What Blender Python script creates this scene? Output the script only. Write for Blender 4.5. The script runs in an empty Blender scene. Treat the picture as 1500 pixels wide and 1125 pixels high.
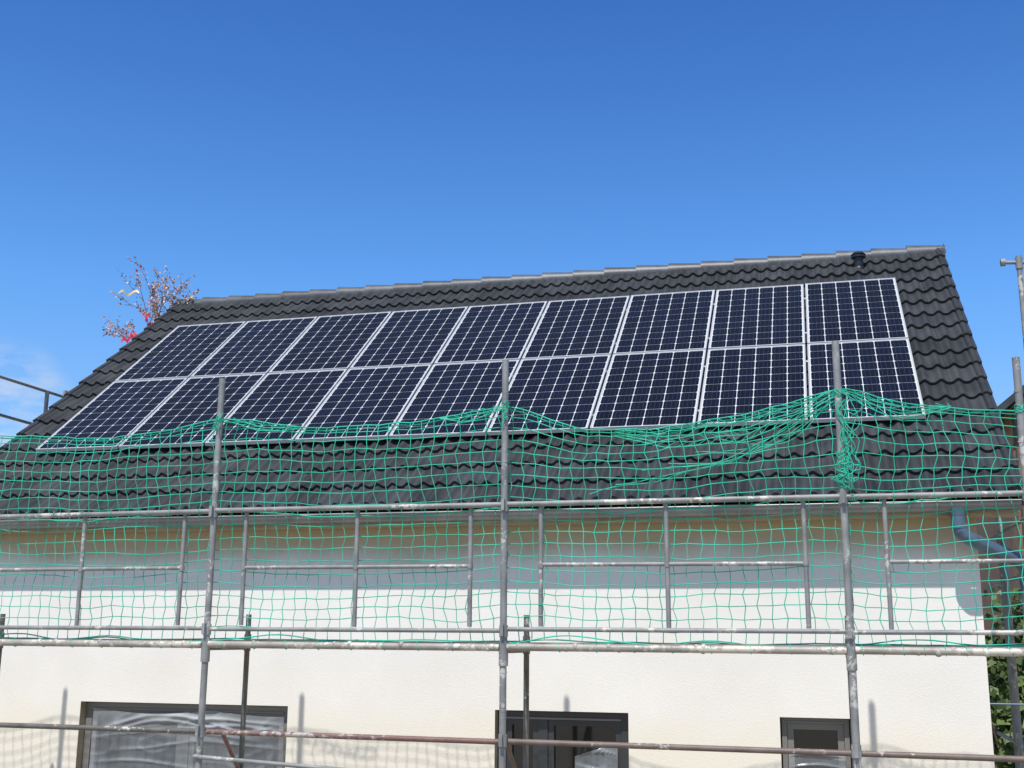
import bpy, math, random
from mathutils import Vector, Matrix, noise
random.seed(7)
G = 2.9            # camera height above ground; all z below are written relative to eye level, lifted by G
scene = bpy.context.scene
scene.view_settings.view_transform = 'Standard'
scene.view_settings.look = 'None'
scene.view_settings.exposure = 0

# ------------------------------------------------------------------ helpers
class B:
    def __init__(s): s.v=[]; s.f=[]; s.m=[]; s.sm=[]; s.t=[]
    def add(s, vs, fs, m=0, smooth=False, tint=0.5):
        o=len(s.v); s.v += [tuple(v) for v in vs]
        for f in fs:
            s.f.append([i+o for i in f]); s.m.append(m); s.sm.append(smooth); s.t.append(tint)
    def box(s, x0,x1,y0,y1,z0,z1,m=0,tint=.5):
        vs=[(x,y,z) for x in (x0,x1) for y in (y0,y1) for z in (z0,z1)]
        s.add(vs,[(0,1,3,2),(4,6,7,5),(0,4,5,1),(2,3,7,6),(0,2,6,4),(1,5,7,3)],m,False,tint)
    def tube(s,p,q,r,m=0,n=12,r2=None,caps=True,tint=.5):
        p=Vector(p);q=Vector(q);d=(q-p).normalized()
        a=Vector((0,0,1)) if abs(d.z)<.9 else Vector((1,0,0))
        u=d.cross(a).normalized(); w=d.cross(u)
        r2=r if r2 is None else r2
        vs=[]
        for k in range(n):
            t=2*math.pi*k/n; e=u*math.cos(t)+w*math.sin(t)
            vs.append(p+e*r); vs.append(q+e*r2)
        fs=[(2*k,2*k+1,(2*k+3)%(2*n),(2*k+2)%(2*n)) for k in range(n)]
        s.add(vs,fs,m,True,tint)
        if caps:
            s.add([vs[2*k] for k in range(n)],[tuple(range(n))],m,False,tint)
            s.add([vs[2*k+1] for k in range(n)],[tuple(reversed(range(n)))],m,False,tint)
    def path(s,pts,r,m=0,n=12):
        for a,b in zip(pts[:-1],pts[1:]): s.tube(a,b,r,m,n,caps=False)
        for p in pts[1:-1]: s.ball(p,r*1.0,m)
    def ball(s,c,r,m=0):
        c=Vector(c);n1=6;n2=10;vs=[]
        for i in range(n1+1):
            for j in range(n2):
                a=math.pi*i/n1;b=2*math.pi*j/n2
                vs.append(c+Vector((math.sin(a)*math.cos(b),math.sin(a)*math.sin(b),math.cos(a)))*r)
        s.add(vs,[(i*n2+j,i*n2+(j+1)%n2,(i+1)*n2+(j+1)%n2,(i+1)*n2+j) for i in range(n1) for j in range(n2)],m,True)
    def obj(s,name,mats,parent=None,lift=True,mat=None):
        me=bpy.data.meshes.new(name)
        me.from_pydata([(x,y,z+(G if lift else 0)) for x,y,z in s.v],[],s.f)
        for m in mats: me.materials.append(m)
        me.polygons.foreach_set('material_index',s.m)
        me.polygons.foreach_set('use_smooth',s.sm)
        at=me.attributes.new('tint','FLOAT','FACE'); at.data.foreach_set('value',s.t)
        me.update()
        ob=bpy.data.objects.new(name,me); scene.collection.objects.link(ob)
        if parent: ob.parent=parent
        return ob

def empty(name,loc=(0,0,0)):
    e=bpy.data.objects.new(name,None); e.location=loc; scene.collection.objects.link(e); return e

def mat(name,col,rough=.6,metal=0,spec=.5):
    m=bpy.data.materials.new(name); m.use_nodes=True
    b=m.node_tree.nodes['Principled BSDF']
    b.inputs['Base Color'].default_value=(*col,1); b.inputs['Roughness'].default_value=rough
    b.inputs['Metallic'].default_value=metal; b.inputs['Specular IOR Level'].default_value=spec
    return m
def N(m,t,**k):
    n=m.node_tree.nodes.new(t)
    for a,v in k.items(): setattr(n,a,v)
    return n
def L(m,a,b): m.node_tree.links.new(a,b)
def noisecol(m,c1,c2,scale=5,lo=.35,hi=.65,detail=6,bump=0,bscale=None,rough=None,stretch=None):
    b=m.node_tree.nodes['Principled BSDF']
    tc=N(m,'ShaderNodeTexCoord'); src=tc.outputs['Object']
    if stretch:
        mp=N(m,'ShaderNodeMapping'); mp.inputs['Scale'].default_value=stretch; L(m,src,mp.inputs['Vector']); src=mp.outputs[0]
    n=N(m,'ShaderNodeTexNoise'); n.inputs['Scale'].default_value=scale; n.inputs['Detail'].default_value=detail
    L(m,src,n.inputs['Vector'])
    r=N(m,'ShaderNodeValToRGB'); r.color_ramp.elements[0].position=lo; r.color_ramp.elements[1].position=hi
    r.color_ramp.elements[0].color=(*c1,1); r.color_ramp.elements[1].color=(*c2,1)
    L(m,n.outputs['Fac'],r.inputs['Fac']); L(m,r.outputs['Color'],b.inputs['Base Color'])
    if rough:
        mr=N(m,'ShaderNodeMapRange'); mr.inputs['To Min'].default_value=rough[0]; mr.inputs['To Max'].default_value=rough[1]
        L(m,n.outputs['Fac'],mr.inputs['Value']); L(m,mr.outputs[0],b.inputs['Roughness'])
    if bump:
        n2=N(m,'ShaderNodeTexNoise'); n2.inputs['Scale'].default_value=bscale or scale*8; n2.inputs['Detail'].default_value=5
        L(m,tc.outputs['Object'],n2.inputs['Vector'])
        bp=N(m,'ShaderNodeBump'); bp.inputs['Strength'].default_value=bump; bp.inputs['Distance'].default_value=.01
        L(m,n2.outputs['Fac'],bp.inputs['Height']); L(m,bp.outputs[0],b.inputs['Normal'])
    return r
def tintmul(m,lo=.7,hi=1.35):
    b=m.node_tree.nodes['Principled BSDF']
    at=N(m,'ShaderNodeAttribute',attribute_name='tint')
    mr=N(m,'ShaderNodeMapRange'); mr.inputs['To Min'].default_value=lo; mr.inputs['To Max'].default_value=hi
    L(m,at.outputs['Fac'],mr.inputs['Value'])
    mx=N(m,'ShaderNodeVectorMath',operation='SCALE')
    inp=b.inputs['Base Color']
    if inp.is_linked:
        s=inp.links[0].from_socket; L(m,s,mx.inputs[0])
    else: mx.inputs[0].default_value=inp.default_value[:3]
    L(m,mr.outputs[0],mx.inputs['Scale']); L(m,mx.outputs[0],inp)

# ------------------------------------------------------------------ materials
M_tile=mat('roof_tile_anthracite',(.03,.032,.034),.5)
noisecol(M_tile,(.025,.028,.031),(.045,.049,.053),3.5,.3,.7,8,.12,70,(.45,.6)); tintmul(M_tile,.75,1.3)
M_ridge=mat('ridge_tile',(.09,.09,.095),.45)
noisecol(M_ridge,(.055,.06,.065),(.105,.112,.12),6,.3,.7,6,.2,60); tintmul(M_ridge,.8,1.2)
M_verge=mat('verge_tile',(.035,.036,.04),.5); noisecol(M_verge,(.022,.024,.027),(.04,.043,.047),5)
M_plaster=mat('cream_render',(.8,.77,.7),.95,0,.2)
def build_plaster():
    m=M_plaster; b=m.node_tree.nodes['Principled BSDF']
    r=noisecol(m,(.77,.74,.68),(.83,.805,.75),1.3,.3,.7,8,.25,90)
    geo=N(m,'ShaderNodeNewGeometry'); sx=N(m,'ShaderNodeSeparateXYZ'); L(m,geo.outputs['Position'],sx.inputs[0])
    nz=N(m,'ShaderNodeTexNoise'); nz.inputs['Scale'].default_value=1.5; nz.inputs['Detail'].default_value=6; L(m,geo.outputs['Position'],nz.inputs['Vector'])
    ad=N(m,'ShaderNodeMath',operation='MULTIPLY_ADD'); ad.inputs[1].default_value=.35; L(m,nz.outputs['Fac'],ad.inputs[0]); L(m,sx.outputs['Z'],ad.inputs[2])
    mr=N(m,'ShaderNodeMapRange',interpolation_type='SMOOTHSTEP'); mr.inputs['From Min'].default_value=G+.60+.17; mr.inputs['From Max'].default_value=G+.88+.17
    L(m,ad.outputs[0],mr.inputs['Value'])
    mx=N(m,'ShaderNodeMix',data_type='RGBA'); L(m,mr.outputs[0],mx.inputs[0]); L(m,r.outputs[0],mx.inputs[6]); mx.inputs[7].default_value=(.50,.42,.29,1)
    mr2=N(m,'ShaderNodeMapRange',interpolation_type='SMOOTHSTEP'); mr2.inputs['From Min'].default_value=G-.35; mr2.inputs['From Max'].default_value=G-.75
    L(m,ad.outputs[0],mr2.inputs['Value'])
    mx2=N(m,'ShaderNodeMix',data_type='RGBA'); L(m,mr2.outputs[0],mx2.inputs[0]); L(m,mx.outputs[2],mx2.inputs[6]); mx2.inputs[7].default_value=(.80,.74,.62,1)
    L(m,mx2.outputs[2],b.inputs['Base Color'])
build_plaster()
M_soffit=mat('soffit_wood',(.4,.33,.22),.7); noisecol(M_soffit,(.34,.27,.17),(.5,.41,.28),4,.3,.7,5,stretch=(1,12,1))
M_zinc=mat('zinc',(.30,.32,.33),.42,.6); noisecol(M_zinc,(.20,.205,.21),(.33,.335,.335),4,.3,.7,6,rough=(.35,.55))
M_pipe=mat('downpipe_zinc',(.22,.27,.31),.4,.4); noisecol(M_pipe,(.09,.14,.20),(.15,.21,.28),5,.3,.7,6,rough=(.3,.5))
def galv(name,c1,c2,splash,amt):
    m=mat(name,c1,.55,.2)
    r=noisecol(m,c1,c2,7,.3,.7,6,.2,40,(.45,.7)); b=m.node_tree.nodes['Principled BSDF']
    tc=N(m,'ShaderNodeTexCoord'); n=N(m,'ShaderNodeTexNoise'); n.inputs['Scale'].default_value=18; n.inputs['Detail'].default_value=4; n.inputs['Roughness'].default_value=.7
    L(m,tc.outputs['Object'],n.inputs['Vector'])
    n3=N(m,'ShaderNodeTexNoise'); n3.inputs['Scale'].default_value=2.2; L(m,tc.outputs['Object'],n3.inputs['Vector'])
    ml=N(m,'ShaderNodeMath',operation='MULTIPLY'); L(m,n.outputs['Fac'],ml.inputs[0]); L(m,n3.outputs['Fac'],ml.inputs[1])
    mr=N(m,'ShaderNodeMapRange'); mr.inputs['From Min'].default_value=amt; mr.inputs['From Max'].default_value=amt+.04; L(m,ml.outputs[0],mr.inputs['Value'])
    mx=N(m,'ShaderNodeMix',data_type='RGBA'); L(m,mr.outputs[0],mx.inputs[0]); L(m,r.outputs[0],mx.inputs[6]); mx.inputs[7].default_value=(*splash,1)
    L(m,mx.outputs[2],b.inputs['Base Color'])
    return m
M_galv=galv('galvanised_tube',(.18,.185,.18),(.31,.315,.305),(.52,.50,.45),.31)
M_led=galv('plaster_splashed_steel',(.26,.24,.21),(.42,.39,.34),(.58,.54,.46),.26)
M_rust=galv('rusty_tube',(.12,.09,.078),(.21,.165,.14),(.42,.39,.35),.33)
M_red=galv('red_brown_tube',(.15,.08,.07),(.24,.15,.13),(.42,.38,.35),.29)
M_dark=galv('weathered_tube',(.09,.085,.075),(.18,.17,.15),(.5,.48,.43),.33)
M_plank=mat('scaffold_plank',(.3,.25,.18),.8); noisecol(M_plank,(.2,.16,.11),(.42,.37,.30),5,.3,.7,6,stretch=(.6,6,6))
M_net=mat('green_net_cord',(.02,.36,.21),.55); noisecol(M_net,(.02,.40,.25),(.05,.58,.40),3)
M_net.node_tree.nodes['Principled BSDF'].inputs['Specular IOR Level'].default_value=.3
M_alu=mat('aluminium_frame',(.72,.73,.74),.35,.5)
M_back=mat('panel_backsheet',(.62,.64,.66),.25)
M_cell=mat('solar_cell',(.006,.008,.022),.12,0,.45)
def cell():
    m=M_cell;b=m.node_tree.nodes['Principled BSDF']
    oi=N(m,'ShaderNodeObjectInfo')
    tc=N(m,'ShaderNodeTexCoord'); n=N(m,'ShaderNodeTexNoise'); n.inputs['Scale'].default_value=3; L(m,tc.outputs['Object'],n.inputs['Vector'])
    ad=N(m,'ShaderNodeMath',operation='ADD'); L(m,n.outputs['Fac'],ad.inputs[0]); L(m,oi.outputs['Random'],ad.inputs[1])
    at=N(m,'ShaderNodeAttribute',attribute_name='tint'); ad2=N(m,'ShaderNodeMath',operation='ADD'); L(m,ad.outputs[0],ad2.inputs[0]); L(m,at.outputs['Fac'],ad2.inputs[1])
    r=N(m,'ShaderNodeValToRGB'); r.color_ramp.elements[0].position=.2; r.color_ramp.elements[0].color=(.002,.003,.010,1)
    r.color_ramp.elements[1].position=1; r.color_ramp.elements[1].color=(.004,.007,.022,1)
    d=N(m,'ShaderNodeMath',operation='MULTIPLY'); d.inputs[1].default_value=.4; L(m,ad2.outputs[0],d.inputs[0]); L(m,d.outputs[0],r.inputs['Fac']); L(m,r.outputs[0],b.inputs['Base Color'])
cell()
M_bus=mat('busbar',(.09,.10,.14),.3,.4)
M_frame=mat('window_frame_anthracite',(.04,.04,.042),.4)
M_wframe=mat('window_frame_grey',(.20,.19,.175),.45)
M_glass=mat('window_glass',(.012,.014,.015),.06,0,.7)
M_reveal=mat('window_reveal_ochre',(.45,.37,.23),.9); noisecol(M_reveal,(.38,.31,.2),(.56,.48,.34),6)
M_black=mat('vent_plastic',(.012,.012,.013),.4)
M_bark=mat('bark',(.09,.06,.04),.85); noisecol(M_bark,(.07,.045,.035),(.16,.11,.08),12,bump=.4)
M_wood=mat('barn_boards',(.24,.13,.07),.8); noisecol(M_wood,(.15,.08,.045),(.30,.18,.10),4,stretch=(8,8,.6))
M_film=mat('plastic_film',(.55,.58,.60),.18,0,.8)
def film():
    m=M_film;nt=m.node_tree;b=nt.nodes['Principled BSDF'];out=nt.nodes['Material Output']
    tr=N(m,'ShaderNodeBsdfTransparent'); tr.inputs[0].default_value=(.9,.92,.93,1); mx=N(m,'ShaderNodeMixShader')
    at=N(m,'ShaderNodeAttribute',attribute_name='fold')
    tc=N(m,'ShaderNodeTexCoord'); n=N(m,'ShaderNodeTexNoise'); n.inputs['Scale'].default_value=2.2; n.inputs['Detail'].default_value=4; L(m,tc.outputs['Object'],n.inputs['Vector'])
    a1=N(m,'ShaderNodeMath',operation='MULTIPLY_ADD'); a1.inputs[1].default_value=.45; a1.inputs[2].default_value=.06; L(m,n.outputs['Fac'],a1.inputs[0])
    a2=N(m,'ShaderNodeMath',operation='MULTIPLY_ADD',use_clamp=True); a2.inputs[1].default_value=.5; L(m,at.outputs['Fac'],a2.inputs[0]); L(m,a1.outputs[0],a2.inputs[2])
    L(m,a2.outputs[0],mx.inputs[0]); L(m,tr.outputs[0],mx.inputs[1]); L(m,b.outputs[0],mx.inputs[2]); L(m,mx.outputs[0],out.inputs['Surface'])
film()
M_leaf=mat('foliage',(.06,.10,.025),.6); noisecol(M_leaf,(.04,.085,.02),(.11,.15,.04),1.2); tintmul(M_leaf,.5,1.5)
M_ground=mat('site_ground',(.2,.17,.12),.95)
noisecol(M_ground,(.22,.20,.12),(.42,.35,.25),.22,.36,.52,10,.5,6)

# ------------------------------------------------------------------ ground
g=B(); n=48; R=900
xs=[(-R*((1-2*i/n)**3) if i<=n/2 else R*((2*i/n-1)**3)) for i in range(n+1)]
for x in xs:
    for y in xs:
        g.v.append((x,y,-G))
for i in range(n):
    for j in range(n):
        g.f.append([i*(n+1)+j,(i+1)*(n+1)+j,(i+1)*(n+1)+j+1,i*(n+1)+j+1]); g.m.append(0); g.sm.append(True); g.t.append(.5)
g.obj('ground',[M_ground])

# ------------------------------------------------------------------ house
house=empty('plastered_house',(-3.6,12.5,0))
def inhouse(o):
    o.parent=house; o.matrix_parent_inverse=Matrix.Translation((3.6,-12.5,0)); return o
TAN=.781; CS=.788; SN=.6155
XL,XR=-8.79,1.53
YE,YR=9.98,14.46
def roofp(x,s,h):
    return (x, YE+s*CS-h*SN, TAN*YE-6.64+s*SN+h*CS)
LS=(YR-YE)/CS
nc=17; cl=LS/nc; tw=(XR-XL)/34.0
def prof(u):
    c=.5+.5*math.cos(2*math.pi*(u*2-.5))
    return .040*c**1.6
r=B(); ns=20
for k in range(nc):
    for i in range(34):
        x0=XL+i*tw; j=random.uniform(-.002,.003); tl=random.uniform(-.002,.003); ti=random.random(); sj=random.uniform(-.004,.004)
        top=[];bot=[];low=[]
        for q in range(ns+1):
            u=q/ns; x=x0+u*tw+ .0015*(1 if q==0 else -1 if q==ns else 0)
            h=prof(u)
            bot.append(roofp(x,k*cl+sj-.012,h+.034+j+tl*u)); top.append(roofp(x,(k+1)*cl+.01,h*.9+.004+j*.5))
            low.append(roofp(x,k*cl+sj-.004,h*.9-.004))
        vs=bot+top; m=ns+1
        r.add(vs,[(q,q+1,m+q+1,m+q) for q in range(ns)],0,True,ti)
        r.add(low+bot,[(q,q+1,m+q+1,m+q) for q in range(ns)],0,False,ti*.6)
r.add([(XL,YR,TAN*YR-6.64),(XR,YR,TAN*YR-6.64),(XR,YR+4.48,TAN*YE-6.64),(XL,YR+4.48,TAN*YE-6.64)],[(0,1,2,3)],0,False,.5)
inhouse(r.obj('roof_tiles',[M_tile]))
u=B(); ze=TAN*YE-6.64; zr=TAN*YR-6.64
u.add([(XL+.02,YE+.03,ze-.05),(XR-.02,YE+.03,ze-.05),(XR-.02,YR,zr-.06),(XL+.02,YR,zr-.06)],[(0,1,2,3)],0)
u.add([(XL+.02,YR,zr-.07),(XR-.02,YR,zr-.07),(XR-.02,YR+4.45,ze-.07),(XL+.02,YR+4.45,ze-.07)],[(0,1,2,3)],0)
inhouse(u.obj('roof_underlay',[M_black]))
v=B()
for side,xe in ((1,XR),(-1,XL)):
    for k in range(nc):
        a=k*cl-.02; b=(k+1)*cl
        x0,x1=(xe-.02,xe+.025) if side>0 else (xe-.025,xe+.02)
        o=[]
        for x in (x0,x1):
            o+= [roofp(x,a,-.10),roofp(x,a,.075),roofp(x,b,.045),roofp(x,b,-.12)]
        v.add(o,[(0,1,2,3),(7,6,5,4),(0,4,5,1),(1,5,6,2),(2,6,7,3),(3,7,4,0)],0)
        v.tube(roofp((x0+x1)/2-side*.03,a,.055),roofp((x0+x1)/2-side*.03,b,.03),.035,0,10)
inhouse(v.obj('verge_tiles',[M_verge]))
c=B(); nr=25; rl=(XR-XL+.06)/nr
for i in range(nr):
    x0=XL-.03+i*rl; x1=x0+rl+.03; ti=random.random(); jz=random.uniform(-.005,.005)
    m=12; a=[];b_=[];a2=[]
    for q in range(m+1):
        t=math.pi*(-.12+1.24*q/m)
        a.append((x0,YR+.125*math.cos(t),zr-.03+jz+.120*math.sin(t)))
        b_.append((x1,YR+.112*math.cos(t),zr-.035+jz+.092*math.sin(t)))
        a2.append((x0,YR+.10*math.cos(t),zr-.03+jz+.09*math.sin(t)))
    c.add(a+b_,[(q,q+1,m+2+q,m+1+q) for q in range(m)],0,True,ti)
    c.add(a+a2,[(q,q+1,m+2+q,m+1+q) for q in range(m)],0,False,ti)
for xe in (XL-.03,XR+.045):
    pts=[(xe,YR+.12*math.cos(math.pi*q/12),zr-.03+.11*math.sin(math.pi*q/12)) for q in range(13)]
    c.add(pts,[tuple(range(13))],0)
c.box(XR+.0,XR+.05,YR-.12,YR+.12,zr-.14,zr-.0,0)
inhouse(c.obj('ridge_tiles',[M_ridge]))
vp=B()
vp.tube((.565,14.10,4.28),(.565,14.10,4.52),.055,0,16)
vp.tube((.565,14.10,4.52),(.565,14.10,4.545),.085,0,16)
vp.tube((.565,14.10,4.555),(.565,14.10,4.585),.09,0,16,r2=.06)
vp.tube((.565,14.10,4.28),(.565,14.10,4.40),.11,0,16,r2=.058)
inhouse(vp.obj('roof_vent_pipe',[M_black]))

YW=10.22; WX0,WX1=-8.45,1.207; ZT=1.0
wins=[(-6.99,-4.82,-1.95,-.62),(-2.85,-1.675,-2.7,-.61),(-.42,.137,-1.45,-.615)]
w=B()
xsn=sorted({WX0,WX1,*[a for q in wins for a in q[:2]]}); zsn=sorted({-G,ZT+.02,*[a for q in wins for a in q[2:]]})
for i in range(len(xsn)-1):
    for j in range(len(zsn)-1):
        cx=(xsn[i]+xsn[i+1])/2; cz=(zsn[j]+zsn[j+1])/2
        if any(a<cx<b and c0<cz<d for a,b,c0,d in wins): continue
        w.add([(xsn[i],YW,zsn[j]),(xsn[i+1],YW,zsn[j]),(xsn[i+1],YW,zsn[j+1]),(xsn[i],YW,zsn[j+1])],[(0,1,2,3)],0)
YB=2*YR-YW
for x,flip in ((WX0,0),(WX1,1)):
    w.add([(x,YW,-G),(x,YB,-G),(x,YB,ZT+.1),(x,YR,zr-.12),(x,YW,ZT+.1)],[(0,1,2,3,4)],0)
w.add([(WX0,YB,-G),(WX1,YB,-G),(WX1,YB,ZT+.02),(WX0,YB,ZT+.02)],[(0,1,2,3)],0)
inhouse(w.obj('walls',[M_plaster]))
rv=B(); D=.17
for a,b,c0,d in wins:
    rv.add([(a,YW,c0),(a,YW+D,c0),(a,YW+D,d),(a,YW,d)],[(0,1,2,3)],0)
    rv.add([(b,YW,c0),(b,YW+D,c0),(b,YW+D,d),(b,YW,d)],[(0,1,2,3)],0)
    rv.add([(a,YW,d),(b,YW,d),(b,YW+D,d),(a,YW+D,d)],[(0,1,2,3)],0)
    rv.add([(a,YW,c0),(b,YW,c0),(b,YW+D,c0),(a,YW+D,c0)],[(0,1,2,3)],0)
inhouse(rv.obj('window_reveals',[M_reveal]))
def window(name,a,b,c0,d,mull,frame,fw=.075):
    q=B(); y0,y1=YW+D-.08,YW+D-.01
    q.box(a+.01,a+fw,y0,y1,c0+.01,d-.01,0); q.box(b-fw,b-.01,y0,y1,c0+.01,d-.01,0)
    q.box(a+fw,b-fw,y0,y1,d-fw,d-.01,0); q.box(a+fw,b-fw,y0,y1,c0+.01,c0+fw,0)
    q.box(a+fw,b-fw,y0-.012,y0-.001,d-fw-.0,d-fw+.016,1)
    xs_=[a+fw]+[a+(b-a)*t for t in mull]+[b-fw]
    for t in mull:
        x=a+(b-a)*t; q.box(x-.04,x+.04,y0+.003,y1,c0+fw,d-fw,0)
    for i in range(len(xs_)-1):
        p0=xs_[i]+(.04 if i else 0)+.003; p1=xs_[i+1]-(.04 if i<len(xs_)-2 else 0)-.003
        s=.05; e=.003
        q.box(p0,p0+s,y0+.015,y1-.005,c0+fw+e,d-fw-e,0); q.box(p1-s,p1,y0+.015,y1-.005,c0+fw+e,d-fw-e,0)
        q.box(p0+s,p1-s,y0+.015,y1-.005,d-fw-s,d-fw-e,0); q.box(p0+s,p1-s,y0+.015,y1-.005,c0+fw+e,c0+fw+s,0)
        q.add([(p0+s,y1-.02,c0+fw),(p1-s,y1-.02,c0+fw),(p1-s,y1-.02,d-fw),(p0+s,y1-.02,d-fw)],[(0,1,2,3)],2)
    q.box(a+.02,b-.02,YW-.03,YW+D-.09,c0+.002,c0+.03,1)
    inhouse(q.obj(name,[frame,M_wframe,M_glass]))
window('window_wide',*wins[0],[.5],M_wframe)
window('window_dark',*wins[1],[.35],M_frame)
window('window_small',*wins[2],[],M_wframe,.05)
def filmsheet(name,x0,x1,z0,z1,y,seed,topf=None,folds=()):
    f=B(); nx,nz=150,90; fo=[]
    for i in range(nx+1):
        for j in range(nz+1):
            t=i/nx; x=x0+(x1-x0)*t; zt=z1-(topf(t) if topf else 0); z=z0+(zt-z0)*j/nz
            F=0
            for (zz,amp,ta,tb_,w_,st_,ph) in folds:
                if ta<=t<=tb_:
                    tt=(t-ta)/(tb_-ta)
                    zc=zz+amp*math.sin(math.pi*(tt*.8+ph))+.03*noise.noise(Vector((x*2,seed,zz*9)))
                    ww=w_*(.6+.8*abs(noise.noise(Vector((x*1.7,zz*5,seed+2)))))
                    F+=st_*math.exp(-((z-zc)/ww)**2)*math.sin(math.pi*tt)**.5
            cr=max(0,1-abs(noise.noise(Vector((x*2.0+z*1.5+seed,z*5-x,seed+4))))*6)
            F+=.22*cr*cr
            d=noise.noise(Vector((x*1.5+seed,z*2,seed)))*.03-.030*F
            f.v.append((x,y+d,z)); fo.append(min(1,F))
    for i in range(nx):
        for j in range(nz):
            f.f.append([i*(nz+1)+j,(i+1)*(nz+1)+j,(i+1)*(nz+1)+j+1,i*(nz+1)+j+1]); f.m.append(0); f.sm.append(True); f.t.append(.5)
    ob=f.obj(name,[M_film]); at=ob.data.attributes.new('fold','FLOAT','POINT'); at.data.foreach_set('value',fo)
    inhouse(ob)
filmsheet('plastic_film_wide',-6.88,-4.87,-1.9,-.67,YW+.045,3.1,lambda t:.01+.04*abs(math.sin(t*5)),
  [(-.86,.13,.05,.72,.030,.9,0),(-.92,.13,.08,.75,.014,.7,.05),(-.99,.12,.02,.9,.012,.5,.1),(-.80,.05,.5,1.0,.018,.8,.2),(-.87,.06,.45,1,.02,.6,.1),(-1.08,.12,.1,1,.02,.5,0),(-1.2,.05,0,.6,.02,.5,.3),(-.78,-.07,.6,.95,.010,.8,0)])
filmsheet('plastic_film_small',-.36,.09,-1.4,-.87,YW+.05,8.2,None,[(-.93,.03,0,1,.012,.7,0),(-1.03,.04,0,1,.015,.5,.1)])
filmsheet('plastic_film_door',-2.15,-1.78,-2.3,-.86,YW+.05,5.2,lambda t:.12*(1-t),[(-.97,.04,0,1,.012,.7,0),(-1.05,-.04,0,1,.012,.6,0)])

e=B()
e.box(XL+.03,XR-.03,10.02,YW-.003,.99,1.01,0)
e.box(XL+.03,XR-.03,10.0,10.018,.985,1.10,0)
inhouse(e.obj('eaves_soffit',[M_soffit]))
gt=B(); m=12; cy,cz,gr=9.925,1.085,.068
for rr,sgn in ((gr,1),(gr-.006,-1)):
    a=[];b_=[]
    for q in range(m+1):
        t=math.pi*q/m
        a.append((XL-.02,cy-rr*math.cos(t),cz-rr*math.sin(t))); b_.append((XR-.02,cy-rr*math.cos(t),cz-rr*math.sin(t)))
    gt.add(a+b_,[(q,q+1,m+2+q,m+1+q) for q in range(m)],0,True)
    gt.add(a,[tuple(range(m+1))],0); gt.add(b_,[tuple(range(m+1))],0)
gt.tube((XL-.02,cy-gr,cz+.004),(XR-.02,cy-gr,cz+.004),.009,0,8)
for x in (-6.2,-3.2,-.3):
    a=[(x-.02,cy-(gr+.002)*math.cos(math.pi*q/m),cz-(gr+.002)*math.sin(math.pi*q/m)) for q in range(m+1)]
    b_=[(x+.02,p[1],p[2]) for p in a]
    gt.add(a+b_,[(q,q+1,m+2+q,m+1+q) for q in range(m)],0,True)
x=XL+.3
while x<XR:
    gt.box(x-.012,x+.012,cy-gr,cy+gr+.01,cz+.013,cz+.017,0); x+=.62
inhouse(gt.obj('gutter',[M_zinc]))
dp=B()
dp.path([(1.04,9.925,1.03),(1.04,9.925,.90),(1.055,9.927,.855),(1.09,9.935,.815),(1.15,9.95,.785),(1.46,10.14,.655),(1.53,10.20,.615),(1.558,10.24,.57),(1.565,10.26,.52),(1.565,10.30,-G)],.055,0,16)
dp.tube((1.04,9.925,1.04),(1.04,9.925,.98),.068,0,16,r2=.057)
dp.tube((1.04,9.925,.93),(1.04,9.925,.88),.060,0,16)
dp.tube((1.565,10.262,.50),(1.565,10.264,.44),.062,0,16)
dp.tube((1.2,10.3,-.48),(1.56,10.30,-.48),.008,0,8)
inhouse(dp.obj('downpipe',[M_pipe]))

# ------------------------------------------------------------------ solar panels (18 individual modules)
pw,ph,pg=.998,1.69,.0222
def panelmesh():
    p=B(); fw=.015; T=.038
    p.box(0,pw,0,fw,-T,0,0); p.box(0,pw,ph-fw,ph,-T,0,0)
    p.box(0,fw,fw,ph-fw,-T,0,0); p.box(pw-fw,pw,fw,ph-fw,-T,0,0)
    p.add([(fw,fw,-.006),(pw-fw,fw,-.006),(pw-fw,ph-fw,-.006),(fw,ph-fw,-.006)],[(0,1,2,3)],1)
    p.add([(fw,fw,-T+.003),(fw,ph-fw,-T+.003),(pw-fw,ph-fw,-T+.003),(pw-fw,fw,-T+.003)],[(0,1,2,3)],1)
    mx=.022; cx=(pw-2*mx)/6; cy=(ph-2*mx)/10; gp=.0035; ch=.012
    for i in range(6):
        for j in range(10):
            x0=mx+i*cx+gp;x1=mx+(i+1)*cx-gp;y0=mx+j*cy+gp*.8;y1=mx+(j+1)*cy-gp*.8;z=-.0045
            p.add([(x0+ch,y0,z),(x1-ch,y0,z),(x1,y0+ch,z),(x1,y1-ch,z),(x1-ch,y1,z),(x0+ch,y1,z),(x0,y1-ch,z),(x0,y0+ch,z)],[tuple(range(8))],2,False,random.random())
            for t in (.2,.5,.8):
                xb=x0+(x1-x0)*t; p.add([(xb-.0009,y0,z+.0008),(xb+.0009,y0,z+.0008),(xb+.0009,y1,z+.0008),(xb-.0009,y1,z+.0008)],[(0,1,2,3)],3)
    me=bpy.data.meshes.new('solar_panel')
    me.from_pydata(p.v,[],p.f)
    for mm in (M_alu,M_back,M_cell,M_bus): me.materials.append(mm)
    me.polygons.foreach_set('material_index',p.m)
    at=me.attributes.new('tint','FLOAT','FACE'); at.data.foreach_set('value',p.t)
    me.update(); return me
pm=panelmesh()
ang=math.atan(TAN)
org=Vector((-8.23,10.83,1.97))
for rr in range(2):
    for i in range(9):
        o=bpy.data.objects.new('solar_panel',pm); scene.collection.objects.link(o)
        s=rr*(ph+pg)
        o.location=org+Vector((i*(pw+pg),s*math.cos(ang),s*math.sin(ang)+G))
        o.rotation_euler=(ang+random.uniform(-.0015,.0015),random.uniform(-.001,.001),0)
ml=B()
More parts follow.
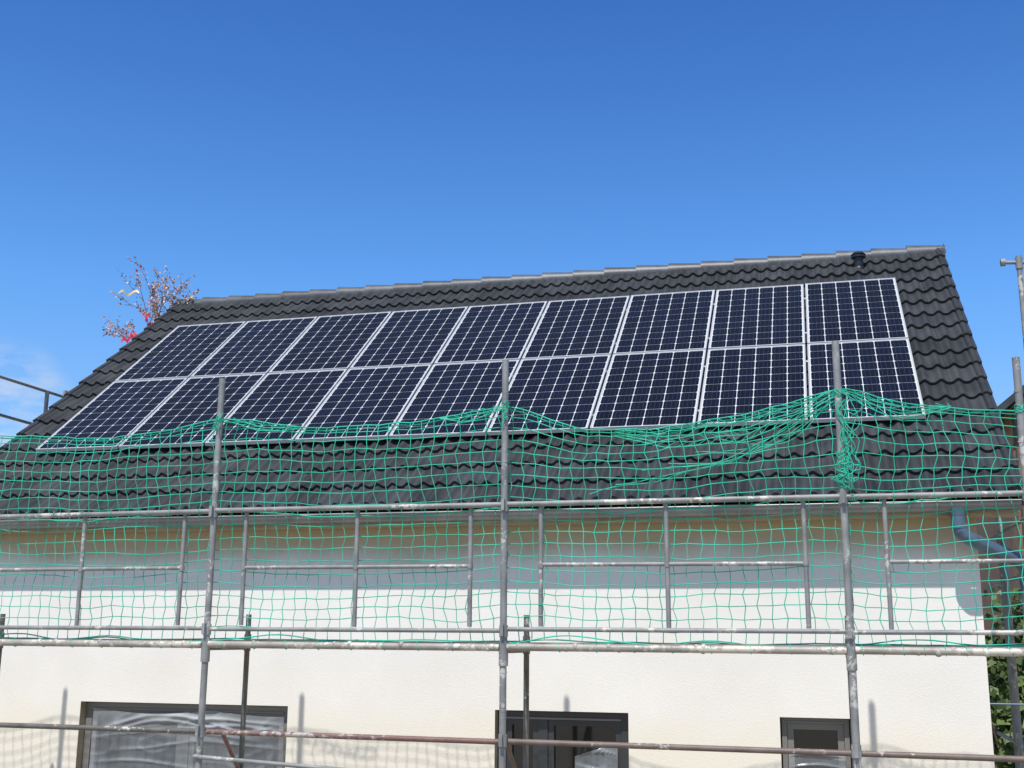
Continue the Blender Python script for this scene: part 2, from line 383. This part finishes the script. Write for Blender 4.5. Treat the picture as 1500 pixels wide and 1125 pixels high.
for s in (.35,1.35,2.07,3.05):
    for dz0,dz1 in ((-.078,-.040),):
        pts=[]
        for x in (-8.22,.93):
            for (ss,h) in ((s-.02,dz0),(s+.02,dz0),(s+.02,dz1),(s-.02,dz1)):
                pts.append((x,org.y+ss*math.cos(ang)-h*math.sin(ang),org.z+ss*math.sin(ang)+h*math.cos(ang)))
        ml.add(pts,[(0,1,2,3),(7,6,5,4),(0,4,5,1),(1,5,6,2),(2,6,7,3),(3,7,4,0)],0)
inhouse(ml.obj('panel_mounting_rails',[M_alu]))

# ------------------------------------------------------------------ scaffolding
scaf=empty('scaffolding',(-2.4,9.05,0))
def insc(o):
    o.parent=scaf; o.matrix_parent_inverse=Matrix.Translation((2.4,-9.05,0)); return o
YO,YI=8.70,9.41; TR=.0265
SX=[-9.8,-7.33,-4.845,-2.365,.147,1.37]
tops=[2.15,2.13,2.125,2.15,2.16,1.97]
st=B()
for x,t in zip(SX,tops):
    lean=random.uniform(-.006,.006)
    st.tube((x,YO,-G+.05),(x+lean,YO,t),TR,0,16)
    st.tube((x,YO,-.20),(x,YO,-.02),.036,0,16)
    st.tube((x,YO,-G+.0),(x,YO,-G+.3),.018,0,10); st.box(x-.075,x+.075,YO-.075,YO+.075,-G,-G+.01,0)
    for z in (1.005,.062,-.73):
        st.tube((x,YO,z-.05),(x,YO,z+.035),.034,0,12)
        st.box(x-.012,x+.012,YO-.065,YO-.03,z-.045,z+.04,0)
    for k in range(3):
        zz=random.uniform(-.6,1.9); st.tube((x,YO,zz),(x,YO,zz+.012),TR+.002,0,12)
insc(st.obj('standards',[M_galv,M_net]))
ip=B()
for x in SX[:-1]:
    ip.tube((x,YI,-G+.05),(x,YI,.188),.023,0,14)
    ip.tube((x,YI,-.12),(x,YI,.02),.030,0,14)
    ip.tube((x,YI,.12),(x,YI,.188),.018,0,12)
    ip.box(x-.075,x+.075,YI-.075,YI+.075,-G,-G+.01,0)
    ip.tube((x,YO+.03,-.09),(x,YI-.03,-.09),.020,0,12)
    ip.tube((x,YO+.03,-2.06),(x,YI-.03,-2.06),.020,0,12)
insc(ip.obj('inner_posts',[M_dark]))
rl_=B()
def rail(b,x0,x1,y,z,r,m,dz0=0,dz1=0): b.tube((x0,y,z+dz0),(x1,y,z+dz1),r,m,12)
for i in range(5):
    a,b=SX[i],SX[i+1]
    rail(rl_,a+.02,b-.02,YO+random.uniform(-.01,.01)-.0,1.005,.021,0,random.uniform(-.008,.008),random.uniform(-.008,.008))
    rail(rl_,a+.02,b-.02,YO+.0,.062,.017,0,random.uniform(-.008,.008),random.uniform(-.008,.008))
    rl_.tube((a+.03,YO-.008,-.062),(b-.03,YO-.008,-.066),.028,1,12)
    for k in range(int((b-a)*9)):
        xx=random.uniform(a+.1,b-.1); rl_.ball((xx,YO-.012,-.062+random.uniform(-.012,.012)),random.uniform(.018,.03),1)
    if b-a>2:
        c0,c1=a+.28,b-.28; mid=(a+b)/2+random.uniform(-.03,.03)
        for x,zb in ((c0,.09),(mid,.08),(c1,.085)):
            rl_.tube((x,YO+.03,.99),(x+random.uniform(-.006,.006),YO+.03,zb),.018,2,10)
            rl_.tube((x,YO+.03,.525),(x,YO+.03,.565),.023,2,10)
        rail(rl_,c0,c1,YO+.03,.545,.016,0,random.uniform(-.006,.006),random.uniform(-.006,.006))
rail(rl_,SX[4]+.28,SX[5]+.9,YO+.035,.548,.015,0); rl_.tube((SX[4]+.28,YO+.03,.99),(SX[4]+.28,YO+.03,.08),.017,2,10)
for z in (1.005,.062): rail(rl_,SX[5],SX[5]+.9,YO,z,.018,0)
rl_.tube((SX[5],YO-.008,-.062),(SX[5]+.9,YO-.008,-.066),.027,1,12)
insc(rl_.obj('guard_rails',[M_galv,M_led,M_galv]))
dk=B()
for i in range(5):
    a,b=SX[i],SX[i+1]
    for y0,y1 in ((YO+.035,YO+.33),(YO+.345,YO+.65)):
        dk.box(a+.04,b-.04,y0,y1,-.055,-.028,0); dk.box(a+.04,b-.04,y0,y1,-2.03,-1.99,0)
insc(dk.obj('deck_boards',[M_plank]))
lr=B()
for i in range(5):
    a,b=SX[i],SX[i+1]
    lr.tube((a,YO+.035,-.735+[0,.0,-.005,-.01,-.02][i]),(b,YO+.035,-.74+[0,0,-.01,-.015,-.02][i]),.021,{0:0,1:0,2:2,3:1,4:1}[i],12)
lr.tube((SX[5],YO+.035,-.75),(SX[5]+.9,YO+.035,-.75),.021,0,12)
lr.tube((SX[2]-.03,YO-.03,-.925),(SX[3],YO-.03,-1.04),.017,3,12)
lr.tube((SX[1],YI-.03,-1.1),(SX[1]+.30,YO+.04,-.70),.017,1,10)
lr.tube((SX[2],YI-.03,-1.1),(SX[2]+.12,YO+.12,-.74),.017,2,10)
lr.tube((SX[3],YI-.03,-1.25),(SX[3]+.02,YO+.05,-.76),.017,1,10)
insc(lr.obj('lower_rails',[M_dark,M_rust,M_red,M_galv]))
gl=B(); X=-9.6
for y,t in ((9.3,2.9),(11.3,3.2),(13.13,3.16),(12.76,3.08)):
    gl.tube((X,y,-G),(X,y,t),TR,0,12)
gl.tube((X-.7,13.13,-G),(X-.7,13.13,2.1),TR,0,12); gl.tube((X-.7,11.3,-G),(X-.7,11.3,2.1),TR,0,12)
gl.tube((X,9.3,3.07),(X,13.2,3.07),.019,0,12); gl.tube((X,9.3,2.63),(X,13.13,2.60),.019,0,12)
gl.box(X-.68,X-.03,9.3,13.1,1.95,2.0,1)
gl.tube((X,9.3,1.9),(X,13.13,1.9),.02,0,12)
insc(gl.obj('gable_scaffold',[M_galv,M_plank]))
gr_=B()
for (x,y,t) in ((2.06,12.35,3.86),(1.62,12.0,1.4),(2.4,10.6,2.2),(1.55,11.3,.9)):
    gr_.tube((x,y,-G),(x,y,t),TR,0,12)
gr_.tube((1.90,12.35,3.80),(2.35,12.35,3.77),.020,0,12); gr_.tube((1.885,12.35,3.80),(1.93,12.35,3.80),.040,0,12)
gr_.tube((2.06,12.35,3.72),(2.06,12.35,3.84),.036,0,12)
for z in (1.0,.1,-.9,.55): gr_.tube((1.62,9.0,z),(1.62,13.2,z),.019,0,12)
gr_.box(1.66,2.2,10.4,12.4,-.08,-.03,1)
gr_.tube((1.55,11.3,-1.6),(2.4,11.3,.6),.018,0,10)
insc(gr_.obj('gable_scaffold_far',[M_galv,M_plank]))

# ------------------------------------------------------------------ safety net (real knotted cords)
ZTOP=[(-9.8,1.80),(-8.6,1.70),(-7.33,1.78),(-6.99,1.725),(-5.96,1.667),(-5.4,1.70),(-4.845,1.79),(-4.04,1.682),(-3.16,1.687),(-2.365,1.79),(-1.77,1.58),(-1.24,1.556),(-.58,1.63),(-.2,1.71),(.147,1.808),(.63,1.676),(1.37,1.60),(2.3,1.62)]
def zt(x):
    for (a,za),(b,zb) in zip(ZTOP[:-1],ZTOP[1:]):
        if x<=b:
            t=max(0,min(1,(x-a)/(b-a))); t=t*t*(3-2*t)*.6+t*.4
            return za+(zb-za)*t
    return ZTOP[-1][1]
def nn(x,z,s=0): return noise.noise(Vector((x,z,s)))
def bayfrac(x):
    for a,b in zip(SX[:-1],SX[1:]):
        if a<=x<=b: return (x-a)/(b-a),a,b
    return 0,SX[-1],SX[-1]
nU,nLo=9,11
def netp(i,j,x0=-9.6,sp=.098):
    x=x0+i*sp; f,a,b=bayfrac(x); sag=math.sin(math.pi*f)
    if j<=nU:
        v=j/nU; top=zt(x)+.012*nn(x*6,0,9); bot=.985+.012*nn(x*3,1,4)-.02*sag
        vv=v**(1.0+.35*sag); z=top+(bot-top)*vv-.05*sag*math.sin(math.pi*v)
        pull=-(f-.5)*2*sag*.10*(1-v)
        amp=.05
        y=YO+.05-.05*nn(x*.9,z,2)*1.6-.05*sag*math.sin(math.pi*v)
    else:
        v=(j-nU)/nLo; top=.985; bot=-.02+.05*max(0,nn(x*1.8,3,1))-.03*sag*abs(nn(x*.7,8))
        z=top+(bot-top)*v-.045*sag*math.sin(math.pi*v)
        pull=.03*math.sin(v*3)*nn(x,1,7); amp=.04
        y=YO+.06+.10*nn(x*.8,z*1.2,5)
    e=min(1,min(j,nU+nLo-j)/2.0)
    x2=x+pull+amp*nn(x*1.1,j*.33,1)*e+.012*nn(x*6,j*1.3,2)+(.007 if (i+j)%2 else -.007)*e
    z2=z+.045*nn(x*1.3,j*.28,11)*e+.012*nn(x*7,j*1.1,13)*e
    return (x2,y,z2+G)
def curveobj(name,splines,r,matl,parent=None):
    cu=bpy.data.curves.new(name,'CURVE'); cu.dimensions='3D'; cu.bevel_depth=r; cu.bevel_resolution=0
    for pts in splines:
        sp=cu.splines.new('POLY'); sp.points.add(len(pts)-1)
        for k,p in enumerate(pts): sp.points[k].co=(*p,1)
    cu.materials.append(matl)
    o=bpy.data.objects.new(name,cu); scene.collection.objects.link(o)
    if parent: o.parent=parent
    return o
net=empty('safety_net')
NI=122
rows=[[netp(i,j) for i in range(NI)] for j in range(nU+nLo+1)]
spl=[]
spl+=rows[1:nU]+rows[nU+1:-1]
for i in range(NI): spl.append([rows[j][i] for j in range(nU+nLo+1)])
def gather(xa,xb,depth,nr,seed,sp=.075):
    n_=int((xb-xa)/sp); R_=[]
    for j in range(nr):
        row=[]
        for i in range(n_+1):
            t=i/n_; x=xa+(xb-xa)*t
            dd=depth*(j/(nr-1))*(.25+.75*math.sin(math.pi*min(1,t*1.0)))
            row.append((x+.03*nn(x*4,j,seed),YO+.005-.03*j/nr+.02*nn(x*3,j,seed+1),zt(x)-dd+.02*nn(x*5,j*.7,seed+2)+G))
        R_.append(row)
    out=R_[1:]
    for i in range(n_+1): out.append([R_[j][min(n_,max(0,i+(j%2)))] for j in range(nr)])
    return out
spl+=gather(-1.5,.14,.20,5,21)+gather(-4.8,-4.1,.07,3,31)+gather(.16,.9,.12,4,41)+gather(-2.9,-2.38,.08,3,51)
for k in range(6):
    x0=-1.7+.2*k; pts=[]
    for q in range(19):
        t=q/18; x=x0+(.14-x0)*t; z=(1.10+.07*k)*(1-t)+1.74*t-.16*math.sin(math.pi*t)
        pts.append((x,YO+.01+.015*nn(x*3,k,5),z+.07*nn(x*2.5,k*.8,8)+G))
    spl.append(pts)
c1=curveobj('net_mesh',spl,.0034,M_net,net)
bord=[rows[0],[(p[0],p[1]-.01,p[2]+.01*nn(p[0]*5,3)) for p in rows[nU]],rows[-1]]
hem=[]
for p in rows[-1]:
    hem.append((p[0],p[1]-.02,p[2]-.012+.05*max(0,math.sin(p[0]*2.6))**3))
bord+=[hem,[(p[0],p[1]+.01,p[2]-.02-.015*nn(p[0]*3,2)) for p in rows[0]]]
c2=curveobj('net_border_rope',bord,.0050,M_net,net)
tang=[]
def tangle(x,z0,z1,n_,w):
    for k in range(n_):
        p=[];ph_=random.uniform(0,9);xx=x+random.uniform(-w,w)*.5;za=z0-random.uniform(0,.1);zb=z1+random.uniform(0,.4)*(z0-z1)
        m_=16
        for q in range(m_+1):
            t=q/m_
            p.append((xx+w*nn(t*4,ph_,k)+ .25*w*math.sin(t*12+ph_), YO-.035-.04*abs(nn(t*3,ph_,k+9)), za+(zb-za)*t+.05*nn(t*5,k,3)+G))
        tang.append(p)
tangle(.21,1.78,1.06,9,.09); tangle(.16,1.30,1.05,9,.09); tangle(-2.37,1.79,1.60,4,.03); tangle(-4.845,1.79,1.62,3,.03)
for x,z in ((.147,1.79),(-2.365,1.78),(-4.845,1.78),(-7.33,1.77),(.147,1.1),(.147,1.32),(1.37,1.6)):
    for k in range(4):
        zz=z+random.uniform(-.03,.02); rr=.031
        tang.append([(x+rr*math.cos(t*.6),YO+rr*math.sin(t*.6),zz+.004*t*random.uniform(-1,1)+G) for t in range(12)])
c3=curveobj('net_tangle',tang,.0032,M_net,net)
tie=[]
for a,b in zip(SX[:-1],SX[1:]):
    for k in range(9):
        x=a+(b-a)*(k+.5)/9
        for z,rr in ((1.005,.026),(-.062,.034)):
            tie.append([(x+.02*t/12,YO+rr*math.cos(t*.55),z+rr*math.sin(t*.55)+G) for t in range(13)])
c4=curveobj('net_ties',tie,.003,M_net,net)

# ------------------------------------------------------------------ topping-out tree on the gable
tree=empty('decorated_tree')
M_bud=mat('blossom',(.30,.16,.12),.7); noisecol(M_bud,(.34,.20,.10),(.72,.46,.36),9); tintmul(M_bud,.6,1.3)
M_ribr=mat('red_ribbon',(.6,.02,.05),.5); M_riby=mat('yellow_ribbon',(.75,.5,.12),.5); M_ribw=mat('white_ribbon',(.70,.60,.55),.5)
tb=B(); lf=B(); random.seed(11)
def branch(p,d,l,r,dep):
    p=Vector(p); segs=4
    for k in range(segs):
        q=p+d*l/segs
        tb.tube(p,q,r*(1-.12*k),0,6,r2=r*(1-.12*(k+1)),caps=False)
        if dep>=2 or k>=2:
            for _ in range(2):
                c=p+(q-p)*random.random()+Vector([random.gauss(0,.02) for _ in range(3)])
                a=Vector([random.gauss(0,1) for _ in range(3)]).normalized()*random.uniform(.014,.026); b2=a.cross(Vector([random.gauss(0,1) for _ in range(3)])).normalized()*a.length*.7
                lf.add([c-a,c+b2,c+a,c-b2],[(0,1,2,3)],random.choices([0,1,3],[.86,.02,.12])[0],False,random.random())
        if dep<3 and k>=1:
            for _ in range(2 if dep<2 else 1):
                nd=(d+Vector((random.gauss(0,.5),random.gauss(0,.5),random.gauss(.1,.25)))).normalized()
                branch(q,nd,l*random.uniform(.36,.55),r*.5,dep+1)
        p=q; d=(d+Vector((random.gauss(0,.09),random.gauss(0,.09),.03))).normalized()
tb.tube((-9.02,14.35,-G),(-9.10,14.4,4.0),.035,0,8,r2=.02)
for dd,l in (((-.1,0,1),.85),((-.4,.1,.9),.85),((.2,.2,1),.82),((-.95,.1,.45),.72),((.6,-.1,.9),.66),((.25,-.3,.9),.8)):
    branch((-9.10,14.4,3.96),Vector(dd).normalized(),l,.008,1)
def ribbon(x,y,z,m,l,w=.03,dr=.5):
    pts=[]
    for t in range(9):
        a=t/8; cx=x+l*a; cz=z+.04*math.sin(a*9)-dr*l*a
        pts+= [(cx,y+.02*math.sin(a*7),cz-w/2),(cx,y+.02*math.sin(a*7+1),cz+w/2)]
    lf.add(pts,[(2*t,2*t+1,2*t+3,2*t+2) for t in range(8)],m,True)
ribbon(-9.62,14.3,4.12,1,.24,.06,-.3); ribbon(-9.45,14.25,4.2,1,.12,.07,.6); ribbon(-9.3,14.3,4.5,1,.12,.07,.4); ribbon(-9.28,14.35,4.42,1,.10,.06,1)
ribbon(-9.72,14.3,4.86,2,.33,.035,.1); ribbon(-9.15,14.3,4.35,1,.1,.05,.9)
tb.obj('branches',[M_bark],tree); lf.obj('blossoms_and_ribbons',[M_bud,M_ribr,M_riby,M_ribw],tree)

# ------------------------------------------------------------------ background: neighbour barn + tree belt
nb=empty('neighbouring_barn',(9,34,0))
k=B(); H=1.4; sh=-.45
k.box(5.0+sh,13+sh,30.3,40,-G,4.2+H,0)
k.add([(5.0+sh,30.3,4.2+H),(13+sh,30.3,4.2+H),(9+sh,30.3,7.4+H)],[(0,1,2)],0)
k.add([(5.0+sh,40,4.2+H),(13+sh,40,4.2+H),(9+sh,40,7.4+H)],[(0,1,2)],0)
for sx in (-1,1):
    x0=9+sh+sx*4.6; xm=9+sh; k.add([(x0,29.7,3.75+H),(xm,29.7,7.45+H),(xm,40.5,7.45+H),(x0,40.5,3.75+H),(x0,29.7,3.95+H),(xm,29.7,7.65+H),(xm,40.5,7.65+H),(x0,40.5,3.95+H)],[(0,1,2,3),(4,5,6,7),(0,1,5,4),(0,3,7,4),(3,2,6,7)],1)
for i in range(27): k.box(5.05+sh+i*.295,5.09+sh+i*.295,30.26,30.298,-G,4.2+H,1)
k.box(6.2,7.4,30.2,30.25,.2,1.6,2); k.box(8.2,9.6,30.2,30.25,.2,1.6,2)
ob=k.obj('barn_body',[M_wood,M_verge,M_glass]); ob.parent=nb; ob.matrix_parent_inverse=Matrix.Translation((-9,-34,0))
def treeobj(name,cx,cy,h,rad,nleaf,seed):
    random.seed(seed); t=B()
    t.tube((cx,cy,-G-.02),(cx,cy,-G+h*.55),.12+h*.015,1,8,r2=.06)
    cl_=[]
    for q in range(18):
        a=random.uniform(0,6.28); rr=rad*random.uniform(.2,.85); z=-G+h*random.uniform(.22,.95); sh=1-abs((z+G)/h-.5)*.9
        c=Vector((cx+rr*sh*math.cos(a),cy+rr*sh*math.sin(a),z)); cl_.append((c,rad*random.uniform(.25,.42),random.uniform(.15,.85)))
        t.tube((cx,cy,-G+h*random.uniform(.15,.5)),c,.05,1,6,r2=.012,caps=False)
    for q in range(nleaf):
        c,rr,ti=random.choice(cl_); d=Vector([random.gauss(0,1) for _ in range(3)]).normalized()*rr*random.uniform(.5,1.1)
        p=c+d; a=Vector([random.gauss(0,1) for _ in range(3)]).normalized()*random.uniform(.05,.11); b2=a.cross(Vector([random.gauss(0,1) for _ in range(3)])).normalized()*a.length*.7
        t.add([p-a,p+b2,p+a,p-b2],[(0,1,2,3)],0,False,max(0,min(1,ti+random.gauss(0,.15))))
    return t.obj(name,[M_leaf,M_bark])
for q,(cx,cy,h,rad) in enumerate([(2.6,20,3.4,1.3),(4.2,21,4.1,1.5),(5.9,20.5,3.6,1.4),(3.4,24,4.0,1.6),(7.8,22,4.6,1.9),(2.9,17.5,2.3,1.0),(-14,26,5,2.2),(-17,22,4.5,2),(1.5,26,3.6,1.7)]):
    treeobj('broadleaf_tree',cx,cy,h,rad,2600,100+q)

# ------------------------------------------------------------------ sun + sky
sd=Vector((-.105,-1,1.76)).normalized()
el=math.asin(sd.z); az=math.atan2(sd.x,sd.y)
sl=bpy.data.lights.new('sun','SUN'); sl.energy=4.6; sl.angle=math.radians(.6); sl.color=(1,.97,.925)
so=bpy.data.objects.new('sun',sl); scene.collection.objects.link(so); so.rotation_euler=sd.to_track_quat('Z','Y').to_euler(); so.location=(0,-5,20)
wd=bpy.data.worlds.new('World'); scene.world=wd; wd.use_nodes=True; nt=wd.node_tree
bg=nt.nodes['Background']; sky=nt.nodes.new('ShaderNodeTexSky'); sky.sky_type='NISHITA'; sky.sun_disc=False
sky.sun_elevation=el; sky.sun_rotation=az%(2*math.pi); sky.altitude=300; sky.air_density=1.0; sky.dust_density=.6; sky.ozone_density=2.5
bg.inputs['Strength'].default_value=.12
tc=nt.nodes.new('ShaderNodeTexCoord')
sz=nt.nodes.new('ShaderNodeSeparateXYZ'); nt.links.new(tc.outputs['Generated'],sz.inputs[0])
rp=nt.nodes.new('ShaderNodeValToRGB'); cr=rp.color_ramp
cr.elements[0].position=0; cr.elements[0].color=(.60,.57,.56,1)
cr.elements[1].position=1; cr.elements[1].color=(.56,.47,.41,1)
e1=cr.elements.new(.28); e1.color=(.345,.60,.84,1)
e2=cr.elements.new(.52); e2.color=(.19,.42,.73,1)
e3=cr.elements.new(.66); e3.color=(.50,.46,.45,1)
nt.links.new(sz.outputs['Z'],rp.inputs['Fac'])
vm=nt.nodes.new('ShaderNodeVectorMath'); vm.operation='MULTIPLY'; nt.links.new(sky.outputs[0],vm.inputs[0]); nt.links.new(rp.outputs[0],vm.inputs[1])
vs=nt.nodes.new('ShaderNodeVectorMath'); vs.operation='SCALE'; vs.inputs['Scale'].default_value=2.0; nt.links.new(vm.outputs[0],vs.inputs[0])
dt=nt.nodes.new('ShaderNodeVectorMath'); dt.operation='DOT_PRODUCT'
dv=Vector((-1150,1425,325)).normalized(); dt.inputs[1].default_value=dv
nt.links.new(tc.outputs['Generated'],dt.inputs[0])
m1=nt.nodes.new('ShaderNodeMapRange'); m1.inputs['From Min'].default_value=.9982; m1.inputs['From Max'].default_value=.9999; m1.interpolation_type='SMOOTHSTEP'; m1.inputs['To Max'].default_value=.9
nt.links.new(dt.outputs['Value'],m1.inputs['Value'])
mp=nt.nodes.new('ShaderNodeMapping'); mp.inputs['Scale'].default_value=(14,14,40); nt.links.new(tc.outputs['Generated'],mp.inputs['Vector'])
nz=nt.nodes.new('ShaderNodeTexNoise'); nz.inputs['Scale'].default_value=1.6; nz.inputs['Detail'].default_value=7; nt.links.new(mp.outputs[0],nz.inputs['Vector'])
m2=nt.nodes.new('ShaderNodeMapRange'); m2.inputs['From Min'].default_value=.42; m2.inputs['From Max'].default_value=.75; nt.links.new(nz.outputs['Fac'],m2.inputs['Value'])
mm=nt.nodes.new('ShaderNodeMath'); mm.operation='MULTIPLY'; nt.links.new(m1.outputs[0],mm.inputs[0]); nt.links.new(m2.outputs[0],mm.inputs[1])
mx=nt.nodes.new('ShaderNodeMix'); mx.data_type='RGBA'; nt.links.new(mm.outputs[0],mx.inputs[0]); nt.links.new(vs.outputs[0],mx.inputs[6]); mx.inputs[7].default_value=(6,6.3,6.8,1)
nt.links.new(mx.outputs[2],bg.inputs['Color'])

# ------------------------------------------------------------------ camera
cam=bpy.data.cameras.new('camera'); co=bpy.data.objects.new('camera',cam); scene.collection.objects.link(co)
cx=Vector((.9668,.2555,.0073)).normalized(); cz=Vector((.2512,-.9444,-.2125)); cz=(cz-cx*cz.dot(cx)).normalized(); cyv=cz.cross(cx)
M=Matrix((cx,cyv,cz)).transposed().to_4x4(); M.translation=Vector((0,0,G)); co.matrix_world=M
cam.sensor_width=36; cam.lens=36*1715/1500; cam.clip_end=3000; cam.clip_start=.1
scene.camera=co
